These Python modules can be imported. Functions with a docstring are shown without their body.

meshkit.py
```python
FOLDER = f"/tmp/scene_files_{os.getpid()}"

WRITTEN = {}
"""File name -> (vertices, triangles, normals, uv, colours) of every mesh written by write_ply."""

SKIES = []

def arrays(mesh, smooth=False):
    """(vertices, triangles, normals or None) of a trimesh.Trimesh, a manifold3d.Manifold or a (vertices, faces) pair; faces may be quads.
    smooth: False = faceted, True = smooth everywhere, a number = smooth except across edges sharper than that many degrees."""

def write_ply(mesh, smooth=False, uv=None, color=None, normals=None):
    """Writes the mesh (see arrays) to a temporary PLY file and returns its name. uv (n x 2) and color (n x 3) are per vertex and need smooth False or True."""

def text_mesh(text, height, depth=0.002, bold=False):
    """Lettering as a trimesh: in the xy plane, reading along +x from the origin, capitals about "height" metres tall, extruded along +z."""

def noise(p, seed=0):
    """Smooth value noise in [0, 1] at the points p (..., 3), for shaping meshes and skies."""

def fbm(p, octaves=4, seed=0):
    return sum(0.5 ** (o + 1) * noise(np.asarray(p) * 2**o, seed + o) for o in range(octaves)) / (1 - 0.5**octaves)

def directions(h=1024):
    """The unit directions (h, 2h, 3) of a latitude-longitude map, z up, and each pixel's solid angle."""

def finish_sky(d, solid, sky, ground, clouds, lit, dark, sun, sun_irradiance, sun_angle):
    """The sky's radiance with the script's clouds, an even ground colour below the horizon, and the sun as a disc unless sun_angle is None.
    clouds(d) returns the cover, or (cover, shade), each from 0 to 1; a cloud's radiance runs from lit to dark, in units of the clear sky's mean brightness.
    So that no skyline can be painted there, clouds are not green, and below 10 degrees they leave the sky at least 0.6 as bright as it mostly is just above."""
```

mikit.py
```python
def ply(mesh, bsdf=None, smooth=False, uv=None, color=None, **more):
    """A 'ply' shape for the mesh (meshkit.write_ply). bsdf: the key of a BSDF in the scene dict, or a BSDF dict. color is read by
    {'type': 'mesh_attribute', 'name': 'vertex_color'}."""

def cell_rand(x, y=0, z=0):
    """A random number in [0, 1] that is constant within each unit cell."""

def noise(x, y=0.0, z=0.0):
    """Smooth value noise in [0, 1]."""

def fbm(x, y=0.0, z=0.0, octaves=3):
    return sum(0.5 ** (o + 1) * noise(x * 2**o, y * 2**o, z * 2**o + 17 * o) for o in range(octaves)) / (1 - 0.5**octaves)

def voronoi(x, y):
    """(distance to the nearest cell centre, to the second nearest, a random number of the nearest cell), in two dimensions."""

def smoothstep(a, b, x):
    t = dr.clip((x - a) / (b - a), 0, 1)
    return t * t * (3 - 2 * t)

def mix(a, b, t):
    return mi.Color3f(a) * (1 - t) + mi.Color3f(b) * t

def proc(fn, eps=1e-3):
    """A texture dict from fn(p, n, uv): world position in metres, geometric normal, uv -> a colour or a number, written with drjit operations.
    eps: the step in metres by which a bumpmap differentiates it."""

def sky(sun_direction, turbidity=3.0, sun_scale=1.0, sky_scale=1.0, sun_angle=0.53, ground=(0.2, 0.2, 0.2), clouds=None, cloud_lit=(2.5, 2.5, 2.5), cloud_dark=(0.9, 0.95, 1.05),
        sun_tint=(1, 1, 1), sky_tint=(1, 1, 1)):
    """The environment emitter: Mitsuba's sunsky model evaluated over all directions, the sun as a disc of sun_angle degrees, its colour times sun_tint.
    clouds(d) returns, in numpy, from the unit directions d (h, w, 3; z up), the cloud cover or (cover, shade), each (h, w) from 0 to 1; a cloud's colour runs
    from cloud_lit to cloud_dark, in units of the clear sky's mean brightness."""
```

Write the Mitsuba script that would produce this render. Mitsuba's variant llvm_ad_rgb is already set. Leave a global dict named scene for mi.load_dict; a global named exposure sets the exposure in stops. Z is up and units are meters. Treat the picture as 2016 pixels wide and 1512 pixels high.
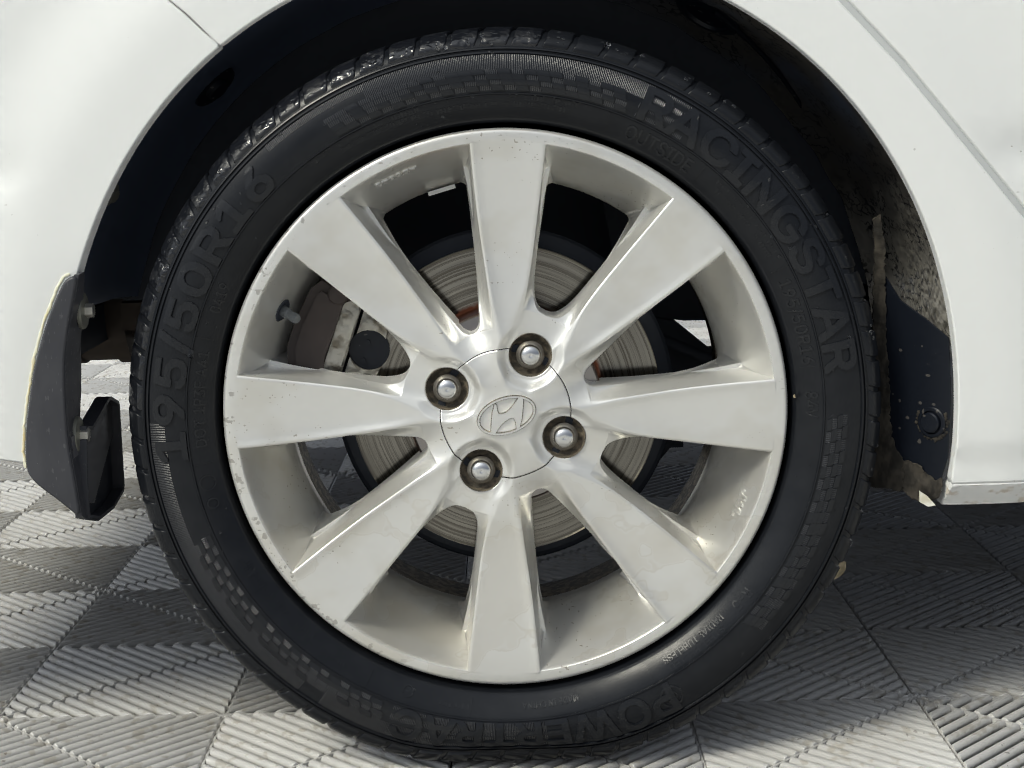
import math
import random
import numpy as np
import trimesh
import shapely
import shapely.geometry as sg
from scipy.interpolate import PchipInterpolator as Pchip
from scipy.spatial import Delaunay
from scipy.ndimage import gaussian_filter1d
import drjit as dr
import mitsuba as mi
import mikit
import meshkit

RNG = np.random.default_rng(7)
random.seed(7)
T = mi.ScalarTransform4f
scene, labels = {}, {}

# ------------------------------------------------------------------ camera, light, exposure
CAM = np.array([0.00016, -1.30191, 0.5216])
FWD = np.array([0.00405, 0.9878017, -0.15566438])
UP = np.array([0.02293603, 0.15553295, 0.9875644])
scene['camera'] = {'type': 'perspective', 'fov': 33.8786, 'fov_axis': 'x', 'near_clip': 0.05, 'far_clip': 200.0,
                   'to_world': T().look_at(origin=CAM.tolist(), target=(CAM + FWD).tolist(), up=UP.tolist())}
SUN = (-0.60, -0.58, 0.80)


def clouds(d):
    # overcast shaped for sheen: a strong bright patch around the sun, dim elsewhere
    s = np.array(SUN) / np.linalg.norm(SUN)
    g = np.degrees(np.arccos(np.clip(d @ s, -1, 1)))
    shade = 1 - np.exp(-(g / 34.0) ** 2) - 0.22 * np.clip(d[..., 2], 0, 1)
    shade = np.clip(shade, 0, 1)
    return np.ones(d.shape[:2]), shade


scene['sky'] = mikit.sky(SUN, turbidity=3, sun_scale=0.38, sun_angle=17, clouds=clouds, cloud_lit=(3.0, 3.15, 3.3), cloud_dark=(0.29, 0.34, 0.44), ground=(0.4, 0.4, 0.4), sun_tint=(0.85, 1.0, 1.16))
exposure = 2.2

# ------------------------------------------------------------------ helpers
ZC = 0.2927            # height of the wheel centre; the wheel's axis is y, the rim's front plane is y = 0


def add(key, mesh, bsdf, smooth=30, label=None, category=None, group=None, kind=None, normals=None, **more):
    base, n = key, 0
    while key in scene or (n == 0 and key in labels):
        n += 1
        key = f'{base}_{n:03d}'
    if normals is not None:
        path = meshkit.write_ply(mesh, normals=normals)
        scene[key] = {'type': 'ply', 'filename': path, 'face_normals': False, 'bsdf': {'type': 'ref', 'id': bsdf}, **more}
    else:
        scene[key] = mikit.ply(mesh, bsdf, smooth=smooth, **more)
    lab = {k: v for k, v in (('label', label), ('category', category), ('group', group), ('kind', kind)) if v}
    if lab:
        labels[key] = lab
    return key


def cat(ms):
    return trimesh.util.concatenate([m if isinstance(m, trimesh.Trimesh) else trimesh.Trimesh(m[0], m[1], process=False) for m in ms])


def grid_faces(nu, nv, flip=False, wrap=False):
    i, j = np.meshgrid(np.arange(nu if wrap else nu - 1), np.arange(nv - 1), indexing='ij')
    a, b = i * nv + j, ((i + 1) % nu) * nv + j
    q = np.stack([a, b, b + 1, a + 1], -1).reshape(-1, 4)
    if flip:
        q = q[:, ::-1]
    return np.vstack([q[:, [0, 1, 2]], q[:, [0, 2, 3]]])


def grid_mesh(P, flip=False, wrap=False):
    nu, nv = P.shape[:2]
    return trimesh.Trimesh(P.reshape(-1, 3), grid_faces(nu, nv, flip, wrap), process=False)


def revolve(profile, n=256, a0=0.0, a1=360.0):
    """profile rows (r, y): turned about the wheel's axis; normals to the left of the profile's direction seen with r up, y right."""
    p = np.asarray(profile, float)
    full = abs(a1 - a0 - 360) < 1e-6
    t = np.radians(np.linspace(a0, a1, n + (0 if full else 1), endpoint=not full))
    P = np.stack([p[None, :, 0] * np.cos(t)[:, None], np.broadcast_to(p[None, :, 1], (len(t), len(p))), ZC + p[None, :, 0] * np.sin(t)[:, None]], -1)
    return grid_mesh(P, flip=False, wrap=full)


def box(x0, x1, y0, y1, z0, z1, bevel=0.0):
    m = trimesh.creation.box([x1 - x0, y1 - y0, z1 - z0])
    m.apply_translation([(x0 + x1) / 2, (y0 + y1) / 2, (z0 + z1) / 2])
    return m


def tube(p0, p1, r, n=24, r1=None):
    p0, p1 = np.array(p0, float), np.array(p1, float)
    d = p1 - p0
    L = np.linalg.norm(d)
    m = trimesh.creation.cylinder(r, L, sections=n)
    if r1 is not None:
        top = m.vertices[:, 2] > 0
        m.vertices[top, :2] *= r1 / r
    m.apply_transform(trimesh.geometry.align_vectors([0, 0, 1], d / L))
    m.apply_translation((p0 + p1) / 2)
    return m


def path_tube(pts, r, n=14):
    pts = np.asarray(pts, float)
    t = np.gradient(pts, axis=0)
    t /= np.linalg.norm(t, axis=1, keepdims=True)
    ref = np.array([0.0, 0, 1]) if abs(t[0, 2]) < .9 else np.array([1.0, 0, 0])
    a = np.cross(t, ref)
    a /= np.linalg.norm(a, axis=1, keepdims=True)
    b = np.cross(t, a)
    w = np.linspace(0, 2 * np.pi, n, endpoint=False)
    P = pts[:, None] + r * (np.cos(w)[None, :, None] * a[:, None] + np.sin(w)[None, :, None] * b[:, None])
    m = grid_mesh(P.transpose(1, 0, 2), wrap=True)
    return m


def prism(poly, depth):
    """polygon in (u, v) extruded along w from 0 to depth"""
    if not isinstance(poly, (sg.Polygon, sg.MultiPolygon)):
        poly = sg.Polygon(poly)
    return cat([trimesh.creation.extrude_polygon(g, depth, engine='earcut') for g in getattr(poly, 'geoms', [poly])])


def prism_xz(poly, y0, y1):
    """polygon in (x, z) standing from y0 (towards the camera) to y1"""
    m = prism(poly, y1 - y0)
    v = m.vertices.copy()
    m.vertices = np.c_[v[:, 0], y0 + v[:, 2], v[:, 1]]
    m.invert()
    return m


def prism_yz(poly, x0, x1):
    m = prism(poly, x1 - x0)
    v = m.vertices.copy()
    m.vertices = np.c_[x0 + v[:, 2], v[:, 0], v[:, 1]]
    return m


def sstep(a, b, x):
    t = np.clip((x - a) / (b - a), 0, 1)
    return t * t * (3 - 2 * t)


# ------------------------------------------------------------------ materials
noise, fbm, mix, voronoi, smoothstep = mikit.noise, mikit.fbm, mikit.mix, mikit.voronoi, mikit.smoothstep


def rgb(*c):
    return {'type': 'rgb', 'value': list(c)}


def twosided(b):
    return {'type': 'twosided', 'bsdf': b}


def silver_col(p, n, uv):
    a = fbm(p.x * 30, p.y * 30, p.z * 30, 4)
    b = fbm(p.x * 140 + 9, p.y * 140, p.z * 90, 3)
    c = mix((0.75, 0.745, 0.715), (0.67, 0.652, 0.595), smoothstep(0.45, 0.75, a) * 0.6)
    spots = smoothstep(0.86, 0.9, noise(p.x * 520, p.y * 520, p.z * 520)) * smoothstep(0.58, 0.72, fbm(p.x * 22 + 40, p.y * 22, p.z * 22, 2))
    c = mix(c, (0.3, 0.26, 0.2), spots * 0.7)
    # grime deep in the barrel and a brown run-off film low in the dishes
    r = dr.sqrt(p.x * p.x + (p.z - ZC) * (p.z - ZC))
    tide = fbm(p.x * 28 + 3, p.y * 28, p.z * 28 + 7, 4)
    c = mix(c, (0.5, 0.44, 0.34), (1 - smoothstep(0.0, 0.02, dr.abs(tide - 0.52))) * smoothstep(0.0, -0.1, p.z - ZC) * 0.22)
    c = mix(c, (0.58, 0.53, 0.44), smoothstep(0.52, 0.56, tide) * smoothstep(0.02, -0.1, p.z - ZC) * 0.22)
    rash = smoothstep(0.2125, 0.2145, r) * smoothstep(0.66, 0.72, fbm(p.x * 150, 7.0, p.z * 150, 3)) * smoothstep(0.05, 0.14, -p.x)
    c = mix(c, (0.24, 0.22, 0.19), rash * 0.55)
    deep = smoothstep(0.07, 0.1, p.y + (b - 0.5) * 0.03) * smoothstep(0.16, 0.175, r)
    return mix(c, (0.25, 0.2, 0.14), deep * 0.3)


scene['silver'] = twosided({'type': 'principled', 'base_color': mikit.proc(silver_col), 'metallic': 0.62, 'roughness': 0.33, 'specular': 0.5, 'clearcoat': 0.3, 'clearcoat_gloss': 0.8})
scene['chrome'] = twosided({'type': 'principled', 'base_color': rgb(0.75, 0.75, 0.74), 'metallic': 1.0, 'roughness': 0.2})
scene['emblem_metal'] = twosided({'type': 'principled', 'base_color': rgb(0.9, 0.895, 0.87), 'metallic': 1.0, 'roughness': 0.22})


def rusty(p, n, uv):
    return mix((0.11, 0.098, 0.078), (0.26, 0.215, 0.16), smoothstep(0.35, 0.75, fbm(p.x * 260, p.y * 260, p.z * 260, 3)))


scene['socket_grime_emblem_shade'] = twosided({'type': 'principled', 'base_color': mikit.proc(rusty), 'metallic': 0.3, 'roughness': 0.55})  # grime of sockets and barrel; also the painted shade outline round the emblem
scene['nut_steel'] = twosided({'type': 'principled', 'base_color': mikit.proc(lambda p, n, uv: mix((0.16, 0.145, 0.12), (0.3, 0.28, 0.25), noise(p.x * 300, p.y * 300, p.z * 300))), 'metallic': 0.7, 'roughness': 0.4})


def tyre_col(p, n, uv):
    a = fbm(p.x * 60, p.y * 60, p.z * 60, 3)
    return mix((0.006, 0.0072, 0.0098), (0.0125, 0.0138, 0.017), a)


def tyre_rough(p, n, uv):
    return 0.16 + 0.22 * fbm(p.x * 45 + 3, p.y * 45, p.z * 45, 3)


scene['rubber'] = twosided({'type': 'principled', 'base_color': mikit.proc(tyre_col), 'roughness': mikit.proc(tyre_rough), 'specular': 0.27})
scene['rubber_letter'] = twosided({'type': 'principled', 'base_color': rgb(0.008, 0.0092, 0.012), 'roughness': 0.27, 'specular': 0.42})
scene['rubber_wet'] = twosided({'type': 'bumpmap', 'arbitrary': mikit.proc(lambda p, n, uv: smoothstep(0.40, 0.66, fbm(p.x * 190, p.y * 190, p.z * 190, 2)), eps=4e-4), 'scale': 0.0005,
                                'bsdf': {'type': 'principled', 'base_color': rgb(0.009, 0.010, 0.013), 'roughness': mikit.proc(lambda p, n, uv: 0.09 + 0.35 * smoothstep(0.50, 0.60, fbm(p.x * 120, p.y * 120, p.z * 120, 3))), 'specular': 0.6}})
scene['rubber_rib'] = twosided({'type': 'principled', 'base_color': rgb(0.016, 0.017, 0.02), 'roughness': 0.24, 'specular': 0.7})
scene['water'] = {'type': 'dielectric', 'int_ior': 1.33}


def paint_col(p, n, uv):
    sp = smoothstep(0.93, 0.96, noise(p.x * 260, p.y * 90, p.z * 260)) * smoothstep(0.6, 0.72, fbm(p.x * 16, 3.0, p.z * 16, 2))
    return mix((0.74, 0.75, 0.735), (0.3, 0.28, 0.25), sp * 0.7)


scene['white_paint'] = twosided({'type': 'principled', 'base_color': mikit.proc(paint_col), 'roughness': 0.35, 'specular': 0.5, 'clearcoat': 0.8, 'clearcoat_gloss': 0.95})
scene['cream_paint'] = twosided({'type': 'principled', 'base_color': mikit.proc(lambda p, n, uv: mix((0.78, 0.77, 0.68), (0.55, 0.5, 0.36), smoothstep(0.5, 0.8, fbm(p.x * 60, p.y * 90, p.z * 60, 3)) * 0.7)), 'roughness': 0.4})
scene['stone_chip_paint'] = twosided({'type': 'bumpmap', 'arbitrary': mikit.proc(lambda p, n, uv: fbm(p.x * 260, p.y * 260, p.z * 420, 2), eps=4e-4), 'scale': 0.0022,
                                      'bsdf': {'type': 'principled', 'base_color': mikit.proc(lambda p, n, uv: mix((0.8, 0.8, 0.78), (0.5, 0.4, 0.28), smoothstep(0.62, 0.8, fbm(p.x * 90, p.y * 90, p.z * 90, 3)) * 0.6)), 'roughness': 0.35, 'specular': 0.5}})
scene['jamb_grey'] = twosided({'type': 'principled', 'base_color': rgb(0.5, 0.52, 0.52), 'roughness': 0.5})
scene['sealant'] = twosided({'type': 'principled', 'base_color': mikit.proc(lambda p, n, uv: mix((0.84, 0.82, 0.62), (0.72, 0.6, 0.3), smoothstep(0.4, 0.75, fbm(p.x * 120, p.y * 120, p.z * 50, 3)))), 'roughness': 0.5})
scene['flap_plastic'] = twosided({'type': 'principled', 'base_color': mikit.proc(lambda p, n, uv: mix(mix((0.03, 0.031, 0.038), (0.05, 0.051, 0.058), fbm(p.x * 70, p.y * 70, p.z * 30, 3)), (0.14, 0.14, 0.145), smoothstep(0.72, 0.8, fbm(p.x * 900, p.y * 900, p.z * 160, 2)) * 0.35)), 'roughness': 0.42, 'specular': 0.4})
scene['wet_plastic'] = twosided({'type': 'bumpmap', 'arbitrary': mikit.proc(lambda p, n, uv: smoothstep(0.5, 0.62, fbm(p.x * 300, p.y * 300, p.z * 300, 2)), eps=4e-4), 'scale': 0.0008,
                                 'bsdf': {'type': 'principled', 'base_color': rgb(0.09, 0.09, 0.098), 'roughness': 0.25, 'specular': 0.5}})


def liner_pattern(p):
    """0..1 how much wax and dried mud lies on the wheel-arch liner; it lies on the front half, thickest low down"""
    big = fbm(p.x * 9 + 5, p.y * 9, p.z * 9, 3)
    zone = smoothstep(0.02, 0.2, p.x) * smoothstep(0.345, 0.375, p.z + 0.02 * noise(p.x * 90, p.y * 90, p.z * 90) + (p.y + .02) * .25)
    low = 1 - smoothstep(0.36, 0.56, p.z)
    return zone * smoothstep(0.30, 0.55, big + 0.35 * low), low


def liner_col(p, n, uv):
    z, low = liner_pattern(p)
    w = fbm(p.x * 125, p.y * 125, p.z * 125, 2)
    wr = 1 - smoothstep(0.0, 0.09, dr.abs(w - 0.5))
    c = mix((0.07, 0.09, 0.135), (0.075, 0.070, 0.062), z)
    c = mix(c, (0.30, 0.285, 0.25), smoothstep(0.3, 0.95, z * low * (0.45 + 0.55 * low) + (fbm(p.x * 40, p.y * 40, p.z * 40, 2) - 0.5) * 0.5))
    return mix(c, (0.010, 0.011, 0.014), z * smoothstep(0.25, 0.8, wr) * smoothstep(0.3, 0.6, fbm(p.x * 30 + 8, p.y * 30, p.z * 30, 2)))


scene['liner_black'] = twosided({'type': 'bumpmap', 'arbitrary': mikit.proc(lambda p, n, uv: fbm(p.x * 125, p.y * 125, p.z * 125, 2) * liner_pattern(p)[0], eps=5e-4), 'scale': 0.004,
                                 'bsdf': {'type': 'principled', 'base_color': mikit.proc(liner_col), 'roughness': 0.36, 'specular': 0.5}})
scene['clean_black'] = twosided({'type': 'principled', 'base_color': mikit.proc(lambda p, n, uv: mix((0.006, 0.008, 0.013), (0.12, 0.11, 0.1), smoothstep(0.86, 0.9, noise(p.x * 220, p.y * 220, p.z * 220)) * 0.5)), 'roughness': 0.35, 'specular': 0.3})
scene['felt_mud'] = twosided({'type': 'principled', 'base_color': mikit.proc(lambda p, n, uv: mix((0.010, 0.0088, 0.007), (0.048, 0.041, 0.032), smoothstep(0.3, 0.75, fbm(p.x * 220, p.y * 90, p.z * 70, 4)))), 'roughness': 0.9})
scene['under_black'] = twosided({'type': 'principled', 'base_color': rgb(0.022, 0.027, 0.038), 'roughness': 0.7})
scene['under_brown'] = twosided({'type': 'principled', 'base_color': mikit.proc(lambda p, n, uv: mix((0.028, 0.02, 0.016), (0.06, 0.045, 0.034), fbm(p.x * 50, p.y * 50, p.z * 50, 3))), 'roughness': 0.75})
scene['caliper_brown'] = twosided({'type': 'principled', 'base_color': mikit.proc(lambda p, n, uv: mix((0.024, 0.018, 0.0165), (0.042, 0.03, 0.027), fbm(p.x * 40, p.y * 40, p.z * 40, 3))), 'roughness': 0.65})
scene['cast_alloy'] = twosided({'type': 'bumpmap', 'arbitrary': mikit.proc(lambda p, n, uv: fbm(p.x * 150, p.y * 150, p.z * 150, 3), eps=5e-4), 'scale': 0.006,
                                'bsdf': {'type': 'principled', 'base_color': mikit.proc(lambda p, n, uv: mix((0.34, 0.33, 0.30), (0.13, 0.115, 0.09), smoothstep(0.42, 0.75, fbm(p.x * 110, p.y * 90, p.z * 90, 3)))), 'metallic': 0.35, 'roughness': 0.5}})


def disc_col(p, n, uv):
    r = dr.sqrt(p.x * p.x + (p.z - ZC) * (p.z - ZC))
    a = fbm(r * 2600, 3.1, dr.atan2(p.z - ZC, p.x) * 1.1, 3)
    b = noise(r * 900, 1.0, dr.atan2(p.z - ZC, p.x) * 0.5)
    c = mix((0.245, 0.232, 0.205), (0.11, 0.10, 0.085), smoothstep(0.35, 0.7, a * 0.55 + b * 0.45))
    c = c * (0.8 + 0.4 * fbm(p.x * 26, p.z * 26, 5.0, 3))
    rust = (1 - smoothstep(0.0815, 0.0855, r + 0.002 * noise(p.x * 300, p.z * 300, 1)))
    c = mix(c, (0.14, 0.05, 0.03), rust)
    inner = 1 - smoothstep(0.0765, 0.079, r)
    return mix(c, (0.3, 0.28, 0.27), inner)


scene['disc_steel'] = twosided({'type': 'bumpmap', 'arbitrary': mikit.proc(lambda p, n, uv: fbm(dr.sqrt(p.x * p.x + (p.z - ZC) * (p.z - ZC)) * 1300, 3.0, 0.0, 3), eps=2e-4), 'scale': 0.00006,
                                'bsdf': {'type': 'principled', 'base_color': mikit.proc(disc_col), 'metallic': 0.95, 'roughness': 0.15}})
scene['steel_bolt'] = twosided({'type': 'principled', 'base_color': rgb(0.55, 0.53, 0.48), 'metallic': 0.8, 'roughness': 0.35})
scene['washer_dull'] = twosided({'type': 'principled', 'base_color': rgb(0.2, 0.2, 0.17), 'metallic': 0.5, 'roughness': 0.4})
scene['valve_grey'] = twosided({'type': 'principled', 'base_color': rgb(0.12, 0.13, 0.14), 'roughness': 0.35})
scene['weight_lead'] = twosided({'type': 'principled', 'base_color': rgb(0.6, 0.6, 0.58), 'metallic': 0.5, 'roughness': 0.35})


def tile_col(p, n, uv):
    a = fbm(p.x * 14, p.y * 14, 0.0, 4)
    c = mix((0.60, 0.595, 0.58), (0.50, 0.49, 0.47), a)
    c = c * (0.93 + 0.12 * mikit.cell_rand((p.x - GRID0[0]) / TILE, (p.y - GRID0[1]) / TILE))
    c = mix(c, (0.33, 0.31, 0.27), smoothstep(0.6, 0.72, fbm(p.x * 5 + 2, p.y * 5, 1.0, 5)) * 0.3)
    dirt = smoothstep(0.58, 0.72, fbm(p.x * 110, p.y * 110, p.z * 110, 3))
    c = mix(c, (0.3, 0.26, 0.19), dirt * 0.42)
    specks = smoothstep(0.85, 0.9, noise(p.x * 330, p.y * 330, p.z * 200)) * smoothstep(0.55, 0.7, fbm(p.x * 20, p.y * 20, 4.0, 2))
    return mix(c, (0.12, 0.1, 0.08), specks * 0.6)


scene['tile_plastic'] = twosided({'type': 'principled', 'base_color': mikit.proc(tile_col), 'roughness': 0.25, 'specular': 0.75})
scene['tile_base'] = twosided({'type': 'principled', 'base_color': mikit.proc(lambda p, n, uv: mix((0.05, 0.047, 0.042), (0.03, 0.028, 0.024), fbm(p.x * 60, p.y * 60, 0.0, 3))), 'roughness': 0.8})
scene['ground_far'] = twosided({'type': 'principled', 'base_color': mikit.proc(lambda p, n, uv: mix((0.5, 0.5, 0.48), (0.42, 0.41, 0.39), fbm(p.x * 6, p.y * 6, 0.0, 3))), 'roughness': 0.7})
scene['dry_leaf'] = twosided({'type': 'principled', 'base_color': mikit.proc(lambda p, n, uv: mix((0.32, 0.26, 0.16), (0.5, 0.42, 0.28), noise(p.x * 400, p.y * 400, p.z * 400))), 'roughness': 0.8})

# ------------------------------------------------------------------ the floor: ribbed interlocking tiles
CELL = 0.2074
GRID0, GROT = np.array([-0.46529, 0.56541]), -0.0021
TILE = 2 * CELL
scene['floor'] = mikit.ply(trimesh.Trimesh([[-60, -60, -.020], [60, -60, -.020], [60, 60, -.020], [-60, 60, -.020]], [[0, 1, 2], [0, 2, 3]], process=False), 'ground_far')
labels['floor'] = {'kind': 'structure', 'label': 'pale grey ribbed plastic tile floor under and around the car', 'category': 'floor'}


def rib(p0, p1, n0, n1, hw, h=0.0115):
    """round-backed rib from p0 to p1 (2-d), ends cut along the directions n0, n1"""
    d = (p1 - p0) / np.linalg.norm(p1 - p0)
    s = np.array([-d[1], d[0]])
    prof = [(-.50, -1.0), (-.55, -.66), (-.90, -.50), (-1.0, -.37), (-.93, -.24), (-.74, -.115), (-.4, -.028), (0, 0), (.4, -.028), (.74, -.115), (.93, -.24), (1.0, -.37), (.90, -.50), (.55, -.66), (.50, -1.0)]
    V = []
    for p, n, sg_, ins in ((p0, n0, 1, 0), (p0, n0, 1, 1), (p1, n1, -1, 1), (p1, n1, -1, 0)):
        for a, b in prof:
            q = p + s * (a * hw)
            # slide along the rib so that its end lies on the cut line
            k = np.array([-n[1], n[0]])
            t = -((q - p) @ k) / (d @ k)
            t = np.clip(t, -2.2 * hw, 2.2 * hw)
            q = q + d * (t + sg_ * ins * 0.0013)
            V.append([q[0], q[1], b * h - (0.0012 if not ins else 0) * (1 if b > -.4 else 0)])
    m, F = len(prof), []
    for k in range(3):
        for j in range(m - 1):
            a = k * m + j
            F += [[a, a + 1, a + m + 1], [a, a + m + 1, a + m]]
    for k, fl in ((0, False), (3, True)):
        for j in range(1, m - 1):
            f = [k * m, k * m + j + 1, k * m + j]
            F.append(f[::-1] if fl else f)
    mesh = trimesh.Trimesh(V, np.array(F)[:, ::-1], process=False)
    return mesh


def cell_ribs(i, j):
    """the ribs of the cell (i, j) of a tile: they cross the cell's diagonal at right angles and stop at it and at the cell's edges"""
    c0 = np.array([i, j], float) * CELL
    up = (i + j) % 2 == 0
    A, B = (c0, c0 + CELL) if up else (c0 + [CELL, 0], c0 + [0, CELL])
    u = (B - A) / np.linalg.norm(B - A)
    v = np.array([-u[1], u[0]])
    L = CELL * math.sqrt(2)
    n = 22
    out = []
    for k in range(n):
        t = (k + 0.5) / n * L
        reach = min(t, L - t)
        for side in (1, -1):
            p0 = A + u * t + v * side * 0.0017
            p1 = A + u * t + v * side * (reach - 0.0021)
            if reach < 0.0055:
                continue
            e = p1 - v * side * 1e-4
            # which edge of the cell the rib ends at
            dx, dy = min(e[0] - c0[0], c0[0] + CELL - e[0]), min(e[1] - c0[1], c0[1] + CELL - e[1])
            n1 = np.array([0.0, 1.0]) if dx < dy else np.array([1.0, 0.0])
            out.append(rib(p0, p1, u, n1, 0.0040))
    web = np.array([A + v * .0011, B + v * .0011, B - v * .0011, A - v * .0011])
    out_web = prism(web, 0.0098)
    out_web.apply_translation([0, 0, -0.0118])
    return out, out_web


TILE_RIBS, TILE_WEBS = [], []
for i in (0, 1):
    for j in (0, 1):
        r_, w_ = cell_ribs(i, j)
        TILE_RIBS += r_
        TILE_WEBS.append(w_)


def ring(o, w, z0, z1):
    return prism(sg.box(o, o, TILE - o, TILE - o).difference(sg.box(o + w, o + w, TILE - o - w, TILE - o - w)), z1 - z0).apply_translation([0, 0, z0])


base_plate = box(0.0008, TILE - .0008, 0.0008, TILE - .0008, -0.017, -0.0118)
mids = [box(CELL - .0009, CELL + .0009, .002, TILE - .002, -.0118, -.0034), box(.002, TILE - .002, CELL - .0009, CELL + .0009, -.0118, -.0033)]
TILE_BASE = mikit.ply(base_plate, 'tile_base')
TILE_FRAME = mikit.ply(cat(TILE_WEBS + mids + [ring(.0007, .0016, -.0118, -.0026)]), 'tile_plastic')
TILE_ALLRIBS = mikit.ply(cat(TILE_RIBS), 'tile_plastic', smooth=50)
RIB_PLY = [mikit.ply(m, 'tile_plastic', smooth=50) for m in TILE_RIBS]


def tile_world(a, b):
    return T().translate([GRID0[0], GRID0[1], 0]).rotate([0, 0, 1], math.degrees(GROT)).translate([a * TILE, b * TILE, 0])


count = 0
tiles = [(a, b) for b in range(-2, 9) for a in range(-4, 6)]
tiles.sort(key=lambda t: (abs(t[0] - .5) + abs(t[1]) * 1.0))
for a, b in tiles:
    key = 'floor__tile' + (f'_{count:03d}' if count else '')
    count += 1
    M = tile_world(a, b)
    scene[key] = {**TILE_BASE, 'to_world': M}
    scene[key + '__frame'] = {**TILE_FRAME, 'to_world': M}
    if (a, b) in ((-1, -1), (1, -1)):
        for k, r_ in enumerate(RIB_PLY):
            scene[key + '__rib' + (f'_{k:03d}' if k else '')] = {**r_, 'to_world': M}
    else:
        scene[key + '__ribs'] = {**TILE_ALLRIBS, 'to_world': M}
        labels[key + '__ribs'] = {'kind': 'stuff'}

# ------------------------------------------------------------------ the car
labels['car'] = {'label': 'white car seen close at its rear wheel, standing on the ribbed floor tiles', 'category': 'car'}

# -- the arch opening in (x, z); the body's skin stands at y = -0.015 beside the arch
KB = 1.0118


def B(p):
    p = np.asarray(p, float)
    return np.c_[p[:, 0] * KB, .5216 + (p[:, 1] - .5216) * KB]


zb = lambda z: .5216 + (z - .5216) * KB
ARCH = np.array([(-.344, .262), (-.343, .30), (-.337, .36), (-.3195, .4189), (-.3119, .4345), (-.306, .4504), (-.2982, .4647), (-.2908, .4805), (-.2818, .4988), (-.2672, .5218), (-.2534, .5372), (-.2395, .5500), (-.2254, .5655), (-.2067, .5800),
                 (-.1916, .5892), (-.1784, .5975), (-.1579, .6093), (-.12, .6260), (-.06, .6425), (0, .6475), (.06, .6435), (.12, .626), (.1654, .6055), (.1797, .5972), (.2004, .5853), (.219, .5708), (.2323, .5587), (.2452, .5465), (.2586, .5312), (.2721, .5137), (.2857, .4938), (.299, .4715),
                 (.3128, .4445), (.324, .419), (.3296, .4042), (.3367, .373), (.3406, .3527), (.3429, .3322), (.3447, .3117), (.3453, .2911), (.3453, .27), (.3437, .2493), (.3415, .2335), (.3395, .2136)])
from scipy.interpolate import UnivariateSpline
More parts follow.
